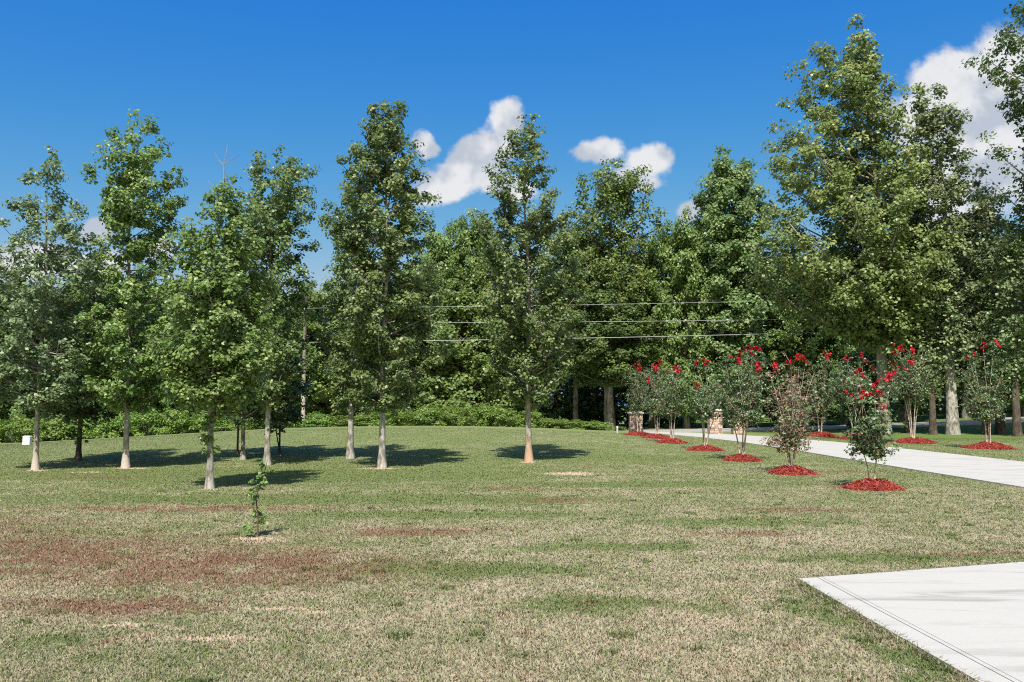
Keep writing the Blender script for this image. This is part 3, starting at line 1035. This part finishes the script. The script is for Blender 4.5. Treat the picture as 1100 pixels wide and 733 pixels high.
# ------------------------------------------------------------------ power lines
PX, PY = -13.9, 57.0
up = empty('utility_pole', (PX, PY, G(PX, PY)))
tag(up, 'wooden utility pole half hidden behind the lawn trees, carrying the wires', 'utility pole')
zt = 8.9 - G(PX, PY)
b = MB(); b.tube([(0, 0, -.3), (0, 0, 4), (0.02, 0, zt + .35)], [.15, .13, .10], 10); b.build('pole', MAT['wood'], up, smooth=True)
for wz in (5.86, 7.15, 8.15):
    z = wz - G(PX, PY)
    b = MB(); b.tube([(0, 0, z - .07), (0, -.2, z - .06)], [.02, .02], 6); bk = b.build('bracket', MAT['iron'], up)
    b = MB(); b.tube([(0, -.2, z - .10), (0, -.2, z - .04), (0, -.2, z - .02)], [.03, .05, .03], 8); b.build('insulator', MAT['porcelain'], bk)
for lab, z0, z1, r in (('lowest of the three power lines in front of the woods', 5.86, 6.86, .021), ('middle power line of three in front of the woods', 7.15, 7.75, .015), ('highest of the three power lines in front of the woods', 8.15, 9.05, .013)):
    pts = []
    for x in np.linspace(-75, 75, 90):
        if x < PX: u = (x + 75) / (PX + 75); z = z0 - .3 * 4 * u * (1 - u) - (1 - u) * .4
        else: u = (x - PX) / (50 - PX); z = z0 + (x - PX) * (z1 - z0) / (23 - PX) - (.28 * 4 * u * (1 - u) if u < 1 else -.1 * (u - 1))
        pts.append((x, PY - .2 + max(0, PX - x) * .5, z))
    b = MB(); b.tube(pts, [r] * len(pts), 6)
    tag(b.build('power_line', MAT['wire']), lab, 'power line', 'power lines along the road')

# ------------------------------------------------------------------ woodland: special trees first
def ptop(y, d):
    return EYE + math.tan(PITCH + math.atan((366.5 - y) / FPX)) * d


def wood(label, px0, d, rows, seed, r0, clear, limbs, leafm, leaf=.215, barkm='bark_far', name='woodland_tree', base_px=None, **kw):
    bp = base_px or px0
    x = (bp - 550) / FPX * d
    g = G(x, d)
    prof = [(z - g, l, r) for z, l, r in px_prof(bp, d, rows)]
    H = max(p[0] for p in prof)
    a = dict(space=.8, lat=.62, cr=.62, cn=46, smin=.3, sides=8, rise=.75, flare=1.3, spire=False, trunk_top=.86)
    a.update(kw)
    tb, cw, ax = grow(seed, H, prof, r0, clear, limbs, **a)
    return place_tree(name, label, x, d, tb, cw, MAT[barkm], MAT[leafm], leaf, 'trees of the woodland edge')


wood('tallest yellow-green tree, wide pointed crown, right of centre', 948, 50.4,
     [(22, 912, 938), (45, 890, 956), (75, 872, 964), (100, 852, 966), (130, 840, 964), (165, 822, 972), (200, 824, 990), (240, 815, 1000), (280, 815, 1003), (305, 830, 1003), (330, 858, 1000), (350, 890, 995), (385, 915, 980)],
     201, .36, 5.5, 165, 'yellow', cn=30, cr=.60, rag=.38, wob=.05, lean=(-1.0, 0), leaf=.20,
     leaders=[(2.6, -.4, 9.0, 20.6, 1.15), (3.6, .6, 8.5, 17.5, 1.0), (-2.6, .5, 10.0, 18.5, .9)])
wood('tall thin airy tree with grey trunk, right of the yellow-green tree', 1021, 48.9,
     [(85, 1005, 1022), (110, 995, 1035), (150, 990, 1052), (190, 985, 1062), (240, 985, 1065), (300, 990, 1065), (350, 995, 1060), (390, 1000, 1050)],
     202, .33, 5.2, 92, 'airy', cn=24, cr=.5, barkm='bark', rag=.42, leaf=.19)
wood('tall dark tree cut by the right picture edge', 1200, 44.0,
     [(-110, 1180, 1225), (-50, 1125, 1275), (0, 1098, 1300), (40, 1084, 1310), (100, 1094, 1310), (150, 1086, 1310), (200, 1096, 1305), (240, 1097, 1300), (300, 1105, 1290), (350, 1120, 1270)],
     203, .42, 5.5, 120, 'forest_dark', leaf=.18, cn=30, cr=.5, space=.7)
wood('slender dark trunked tree behind the vase shaped myrtle', 974, 51.0,
     [(250, 965, 985), (290, 945, 1000), (340, 940, 1010), (385, 945, 1005), (420, 955, 990)], 204, .24, 3.4, 40, 'forest', cn=28, barkm='bark_dark', leaf=.18)
wood('slender tree with dark trunk just left of the thick grey trunk', 1000, 48.9,
     [(230, 990, 1010), (280, 972, 1030), (340, 968, 1035), (390, 975, 1028), (415, 985, 1015)], 205, .2, 3.4, 38, 'airy', cn=20, barkm='bark_dark', leaf=.18)
wood('small tree with dark trunk behind the right nearest myrtle', 1057, 48.8,
     [(215, 1050, 1070), (260, 1030, 1085), (320, 1028, 1090), (370, 1032, 1085), (405, 1045, 1075)], 206, .2, 3.6, 38, 'airy', cn=20, barkm='bark_dark', leaf=.18)
wood('leaning small tree with dark trunk, right of right nearest myrtle', 1072, 49.5,
     [(180, 1062, 1080), (220, 1048, 1098), (280, 1045, 1105), (340, 1050, 1105), (390, 1060, 1095)], 207, .26, 3.8, 38, 'airy', cn=20, barkm='bark_dark', leaf=.18, lean=(-.4, 0))
wood('tree with straight dark trunk nearest to the right picture edge', 1090, 46.2,
     [(230, 1080, 1100), (280, 1065, 1125), (340, 1062, 1130), (385, 1070, 1120), (410, 1080, 1108)], 208, .22, 3.4, 38, 'airy', cn=20, barkm='bark_dark', leaf=.175)
wood('conical deep green tree between the open gnarled tree and the yellow-green one', 790, 66.0,
     [(158, 783, 795), (180, 765, 812), (210, 752, 828), (250, 745, 836), (300, 740, 840), (350, 738, 842), (400, 745, 838), (440, 760, 820)],
     209, .38, 1.6, 120, 'maple', leaf=.23, cn=60, cr=.75)
wood('open gnarled tree with gaps of sky and crooked limbs, centre of woods', 655, 68.0,
     [(172, 640, 668), (182, 612, 684), (205, 600, 676), (235, 600, 668), (262, 606, 672), (300, 606, 695), (360, 610, 700)],
     210, .42, 6.0, 78, 'forest', leaf=.22, cn=30, cr=.75, lat=.5, space=.9, smin=.45, wob=.12, rise=.9, rag=.5, barkm='bark_far',
     leaders=[(3.0, -.3, 11.0, 19.6, 1.25), (4.1, .4, 10.0, 17.6, 1.2), (1.6, .2, 12.0, 20.6, .8), (-2.2, -.2, 12.0, 20.2, .9)])

# ------------------------------------------------------------------ woodland: kinds copied along the edge
KINDS = {}
def kind(key, seed, H, rows, clear, limbs, leafm, **kw):
    prof = [(z, w, w) for z, w in rows]
    a = dict(space=.85, lat=.65, cr=.72, cn=46, smin=.3, sides=7, rise=.7, rag=.35, spire=False, trunk_top=.82)
    leaf = kw.pop('leaf', .23)
    a.update(kw)
    tb, cw, ax = grow(seed, H, prof, .3, clear, limbs, **a)
    KINDS[key] = (tb.mesh('trunk', True), cw.mesh('crown', leaf), leafm, H, max(w for z, w in rows))


kind('round', 301, 16, [(.8, 1.8), (3, 3.8), (7, 4.5), (11, 4.4), (14, 3.4), (15.3, 2.2), (16, 1.0)], 1.2, 92, 'forest')
kind('oval', 302, 18, [(1.2, 1.6), (4, 3.4), (9, 4.0), (13, 3.9), (16, 2.9), (17.4, 1.7), (18, .8)], 1.6, 92, 'forest_dark')
kind('loose', 303, 17, [(2.5, 2.2), (5, 3.6), (9, 4.4), (13, 4.3), (15.5, 3.2), (17, 1.2)], 3.0, 66, 'sage', cn=38, rag=.5)
kind('lime', 304, 13, [(.5, 1.8), (2.5, 3.2), (6, 3.8), (9, 3.2), (11.5, 2.0), (13, .6)], .9, 80, 'yellow')
kind('high', 305, 18, [(6, 2.5), (8, 3.8), (11, 4.4), (14, 4.2), (16.5, 3.2), (18, 1.2)], 5.5, 72, 'forest_dark')

made = {}
def edge_tree(key, px, d, ytop, wpx, rz, label, leafm=None):
    tr, cr, lm, H0, W0 = KINDS[key]
    x = (px - 550) / FPX * d
    g = G(x, d)
    zs = (ptop(ytop, d) - g) / H0
    ws = wpx / 2 * d / FPX / W0
    root = empty('woodland_tree', (x, d, g), rz)
    root.scale = (ws, ws, zs)
    tag(root, label, 'tree', 'trees of the woodland edge')
    t = link_mesh('trunk', tr, MAT['bark_far'], root)
    c = link_mesh('crown', cr, MAT[lm], root)
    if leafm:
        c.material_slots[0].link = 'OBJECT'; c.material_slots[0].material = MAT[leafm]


ED = [
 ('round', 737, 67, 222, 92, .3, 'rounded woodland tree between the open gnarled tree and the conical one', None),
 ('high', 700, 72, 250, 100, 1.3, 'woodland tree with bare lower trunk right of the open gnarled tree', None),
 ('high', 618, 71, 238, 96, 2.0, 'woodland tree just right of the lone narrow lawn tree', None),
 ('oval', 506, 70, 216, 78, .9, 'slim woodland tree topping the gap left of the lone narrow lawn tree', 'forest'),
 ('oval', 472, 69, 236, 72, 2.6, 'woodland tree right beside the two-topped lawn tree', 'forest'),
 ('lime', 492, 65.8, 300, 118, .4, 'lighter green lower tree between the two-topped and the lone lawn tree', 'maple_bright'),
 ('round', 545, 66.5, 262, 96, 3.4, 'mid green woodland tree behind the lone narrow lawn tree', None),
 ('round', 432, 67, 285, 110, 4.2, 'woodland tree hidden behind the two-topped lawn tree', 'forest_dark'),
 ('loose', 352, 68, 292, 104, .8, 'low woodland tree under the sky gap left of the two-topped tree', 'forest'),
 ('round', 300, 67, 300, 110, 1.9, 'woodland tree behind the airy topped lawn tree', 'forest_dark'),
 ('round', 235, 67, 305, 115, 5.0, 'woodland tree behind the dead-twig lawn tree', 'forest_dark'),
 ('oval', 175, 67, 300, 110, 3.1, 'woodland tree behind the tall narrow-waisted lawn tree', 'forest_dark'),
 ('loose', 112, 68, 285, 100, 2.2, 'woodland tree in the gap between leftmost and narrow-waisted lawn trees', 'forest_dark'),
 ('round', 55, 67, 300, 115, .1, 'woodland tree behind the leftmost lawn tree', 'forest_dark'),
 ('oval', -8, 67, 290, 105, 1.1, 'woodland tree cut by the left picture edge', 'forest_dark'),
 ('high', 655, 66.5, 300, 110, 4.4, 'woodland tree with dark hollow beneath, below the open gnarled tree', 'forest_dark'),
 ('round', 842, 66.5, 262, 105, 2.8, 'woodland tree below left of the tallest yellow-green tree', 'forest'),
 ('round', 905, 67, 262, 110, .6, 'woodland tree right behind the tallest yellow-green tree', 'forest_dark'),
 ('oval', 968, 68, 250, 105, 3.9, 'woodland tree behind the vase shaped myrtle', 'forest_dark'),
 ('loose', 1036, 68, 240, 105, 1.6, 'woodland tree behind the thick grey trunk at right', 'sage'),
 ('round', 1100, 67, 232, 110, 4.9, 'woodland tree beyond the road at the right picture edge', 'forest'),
 ('lime', 930, 56.5, 368, 74, 2.5, 'small pale green tree just behind the nearest crepe myrtle', 'yellow'),
]
for e in ED:
    edge_tree(*e)

# deeper woods: one far mass
def far_woods():
    rng = np.random.default_rng(77)
    cw = Crown(rng)
    tb = MB()
    for i, px in enumerate(np.arange(-260, 1400, 21)):
        d = rng.uniform(76, 104)
        x = (px + rng.normal() * 8 - 550) / FPX * d
        g = G(x, d)
        H = rng.uniform(9.5, 13.5) * d / 85
        if px > 820: H *= 1.25
        if 590 < px < 720: H *= 1.1
        tb.tube([(x, d, g - .2), (x + rng.normal() * .3, d, g + H * .8)], [.24, .08], 6)
        for _ in range(62):
            t = rng.random(); a = rng.uniform(0, 6.283)
            r = 3.6 * math.sin(math.pi * (.18 + .78 * t)) ** .7 * rng.random() ** .4
            cw.add(np.array([x + math.cos(a) * r, d + math.sin(a) * r, g + .6 + t * (H - .8)]), 1.2, 44, (x, d))
    for i in range(240):                        # understorey
        d = rng.uniform(72, 84); px = rng.uniform(-200, 1350)
        x = (px - 550) / FPX * d
        cw.add(np.array([x, d, G(x, d) + rng.uniform(.2, 1.6)]), 1.3, 50, (x, d + 3))
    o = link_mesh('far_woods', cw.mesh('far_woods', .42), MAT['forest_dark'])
    tag(o, 'deep shady woods behind the front trees, one mass of foliage', 'woods', kind='stuff')
    t = tb.build('far_trunks', MAT['bark_dark'])
    t.parent = o


far_woods()

# ------------------------------------------------------------------ bright shrubs behind the crest
def shrub_mesh(seed, R, H):
    rng = np.random.default_rng(seed)
    cw = Crown(rng); tb = MB()
    for i in range(46):
        a = rng.uniform(0, 6.283); q = rng.random() ** .5; t = rng.random() ** .6
        rr = R * q * (1 - .45 * t)
        c = np.array([math.cos(a) * rr, math.sin(a) * rr, .15 + H * t * (1 - .35 * q) * rng.uniform(.75, 1.1)])
        cw.add(c, .34, 62)
        if i % 2 == 0: tb.tube([(c[0] * .2, c[1] * .2, -.1), (c[0] * .6, c[1] * .6, c[2] * .6), c], [.02, .012, .005], 4, cap=False)
    return tb.mesh('stems', True), cw.mesh('foliage', .115)


SH = [shrub_mesh(401, 1.7, 1.9), shrub_mesh(402, 1.5, 1.6), shrub_mesh(403, 1.9, 2.1)]
def shrubs():
    rng = np.random.default_rng(9)
    spots = []
    for i, px in enumerate(np.arange(-35, 660, 25)):
        yt = np.interp(px, [-40, 60, 150, 230, 330, 420, 520, 575, 615, 650], [448, 446, 437, 441, 446, 440, 434, 443, 455, 461])
        spots.append((px, yt))
    for i, (px, yt) in enumerate(spots):
        d = 50.5 + rng.normal() * .7
        x = (px + rng.normal() * 4 - 550) / FPX * d
        g = G(x, d)
        top = ptop(yt, d) + rng.normal() * .12
        k = i % 3
        r = empty('shrub', (x, d, g), rng.uniform(0, 6.28))
        zs = max(.35, (top - g) / (1.9, 1.6, 2.1)[k])
        r.scale = (rng.uniform(.8, 1.05), rng.uniform(.8, 1.05), zs)
        tag(r, 'bright green leafy shrub in the low thicket behind the lawn crest', 'shrub', 'bright shrubs behind the lawn crest')
        link_mesh('stems', SH[k][0], MAT['bark_dark'], r)
        link_mesh('foliage', SH[k][1], MAT['kudzu'], r)


shrubs()

# ------------------------------------------------------------------ sun, sky, clouds
SUN_EL = math.radians(54.0)
sdir = np.array([.10, 1.0])                      # the way shadows fall on the ground
sdir /= np.linalg.norm(sdir)
tosun = Vector((-sdir[0] * math.cos(SUN_EL), -sdir[1] * math.cos(SUN_EL), math.sin(SUN_EL)))
sl = bpy.data.lights.new('sun', 'SUN'); sl.energy = 4.4; sl.angle = math.radians(.53); sl.color = (1, .955, .88)
so = bpy.data.objects.new('sun', sl); COL.objects.link(so)
so.rotation_euler = (-tosun).to_track_quat('-Z', 'Y').to_euler()
so.location = (0, 0, 40)

w = bpy.data.worlds.new('World'); SC.world = w; w.use_nodes = True
nt = w.node_tree; nt.nodes.clear()
sky = nd(nt, 'ShaderNodeTexSky', sky_type='NISHITA')
sky.sun_disc = False; sky.sun_elevation = SUN_EL
sky.sun_rotation = math.atan2(tosun.x, tosun.y)
sky.altitude = 200; sky.air_density = 1.0; sky.dust_density = 2.0; sky.ozone_density = 6.0
# film-like response of the sky: deep saturated blue overhead, paler towards the horizon
sp = nd(nt, 'ShaderNodeSeparateColor'); nt.links.new(sky.outputs[0], sp.inputs[0])
kr = M(nt, 'MULTIPLY', M(nt, 'POWER', M(nt, 'MULTIPLY', sp.outputs[0], .1), 2.9), 165.0)
kg = M(nt, 'MULTIPLY', M(nt, 'POWER', M(nt, 'MULTIPLY', sp.outputs[1], .1), 1.19), 10.9)
kb = M(nt, 'MULTIPLY', M(nt, 'POWER', M(nt, 'MULTIPLY', sp.outputs[2], .25), .12), 4.25)
kr = M(nt, 'MINIMUM', kr, M(nt, 'MULTIPLY', kg, .9))
sc_ = nd(nt, 'ShaderNodeCombineColor')
for q, k in zip(sc_.inputs, (kr, kg, kb)): nt.links.new(k, q)
bg = nd(nt, 'ShaderNodeBackground'); nt.links.new(sc_.outputs[0], bg.inputs[0]); bg.inputs[1].default_value = .10
tc = nd(nt, 'ShaderNodeTexCoord').outputs['Generated']
sx = nd(nt, 'ShaderNodeSeparateXYZ'); nt.links.new(tc, sx.inputs[0])
yy = M(nt, 'MAXIMUM', sx.outputs[1], .05)
cb = nd(nt, 'ShaderNodeCombineXYZ')
nt.links.new(M(nt, 'DIVIDE', sx.outputs[0], yy), cb.inputs[0]); nt.links.new(M(nt, 'DIVIDE', sx.outputs[2], yy), cb.inputs[1])
uv = cb.outputs[0]


def uvp(px, py):
    dx = (px - 550) / FPX; dz = (366.5 - py) / FPX
    c, s_ = math.cos(PITCH), math.sin(PITCH)
    y = c - s_ * dz
    return dx / y, (s_ + c * dz) / y


BL = [(500, 190, 48, 26, 12), (520, 160, 44, 30, 35), (543, 128, 24, 26, 50), (478, 205, 34, 20, 0), (540, 205, 40, 16, 0),
      (459, 152, 15, 18, 40), (640, 160, 34, 17, 8), (702, 170, 30, 25, 10), (690, 190, 38, 16, 0), (740, 222, 18, 14, 0),
      (1060, 120, 95, 80, 0), (1015, 88, 55, 42, 25), (1085, 78, 70, 52, 0), (1040, 185, 95, 60, 0), (1130, 150, 120, 100, 0), (995, 140, 50, 60, 0),
      (105, 250, 26, 20, 30), (165, 265, 30, 16, 0), (30, 275, 60, 24, 5), (90, 285, 60, 16, 0)]
wn = NOISE(nt, uv, 9, 5, .6, out=1)
wuv = VM(nt, 'ADD', uv, VM(nt, 'MULTIPLY', VM(nt, 'SUBTRACT', wn, (.5, .5, .5)), (.055, .05, 0)))
acc = None
for (px, py, a, b, rot) in BL:
    u, v = uvp(px, py)
    dv = VM(nt, 'SUBTRACT', wuv, (u, v, 0))
    r = nd(nt, 'ShaderNodeVectorRotate', rotation_type='Z_AXIS'); r.inputs['Angle'].default_value = -math.radians(rot)
    nt.links.new(dv, r.inputs['Vector'])
    d = VM(nt, 'LENGTH', VM(nt, 'DIVIDE', r.outputs[0], (a / FPX, b / FPX, 1)), out=1)
    val = M(nt, 'SUBTRACT', 1.0, d)
    acc = val if acc is None else M(nt, 'SMOOTH_MAX', acc, val, .25)
n1 = NOISE(nt, uv, 13, 10, .60)
n3 = NOISE(nt, uv, 10, 4, .5)
n2 = NOISE(nt, VM(nt, 'ADD', uv, (.008, -.022, 0)), 10, 4, .5)
den = M(nt, 'ADD', acc, M(nt, 'MULTIPLY', M(nt, 'SUBTRACT', n1, .5), 1.7))
mask = SM(nt, den, -.06, .36)
mask = M(nt, 'MULTIPLY', mask, SM(nt, sx.outputs[1], .15, .4))
mask = M(nt, 'MULTIPLY', mask, .96)
relief = M(nt, 'MULTIPLY', M(nt, 'SUBTRACT', n3, n2), 4.0)
lum = M(nt, 'ADD', M(nt, 'ADD', .66, relief), M(nt, 'MULTIPLY', SM(nt, den, .1, 1.0), .10))
ccol = MIX(nt, SM(nt, lum, .40, .98), (.56, .61, .70), (.90, .90, .91))
bc = nd(nt, 'ShaderNodeBackground'); nt.links.new(ccol, bc.inputs[0]); bc.inputs[1].default_value = .58
mx = nd(nt, 'ShaderNodeMixShader'); nt.links.new(mask, mx.inputs[0]); nt.links.new(bg.outputs[0], mx.inputs[1]); nt.links.new(bc.outputs[0], mx.inputs[2])
wo = nd(nt, 'ShaderNodeOutputWorld'); nt.links.new(mx.outputs[0], wo.inputs['Surface'])

# ------------------------------------------------------------------ camera and view
cam = bpy.data.cameras.new('camera'); co = bpy.data.objects.new('camera', cam); COL.objects.link(co)
co.location = (0, 0, EYE); co.rotation_euler = (math.radians(90) + PITCH, 0, 0)
cam.sensor_width = 36; cam.lens = 36 * FPX / 1100; cam.clip_start = .05; cam.clip_end = 8000
SC.camera = co
SC.render.engine = 'CYCLES'
vs = SC.view_settings
vs.view_transform = 'Standard'; vs.look = 'None'; vs.exposure = 0.7; vs.gamma = 1.0; vs.use_curve_mapping = False
SC.cycles.max_bounces = 6; SC.cycles.diffuse_bounces = 4; SC.cycles.transmission_bounces = 4; SC.cycles.transparent_max_bounces = 4
SC.cycles.use_denoising = False
SC.cycles.pixel_filter_type = 'BLACKMAN_HARRIS'; SC.cycles.filter_width = 1.1
SC.cycles.sample_clamp_indirect = 8
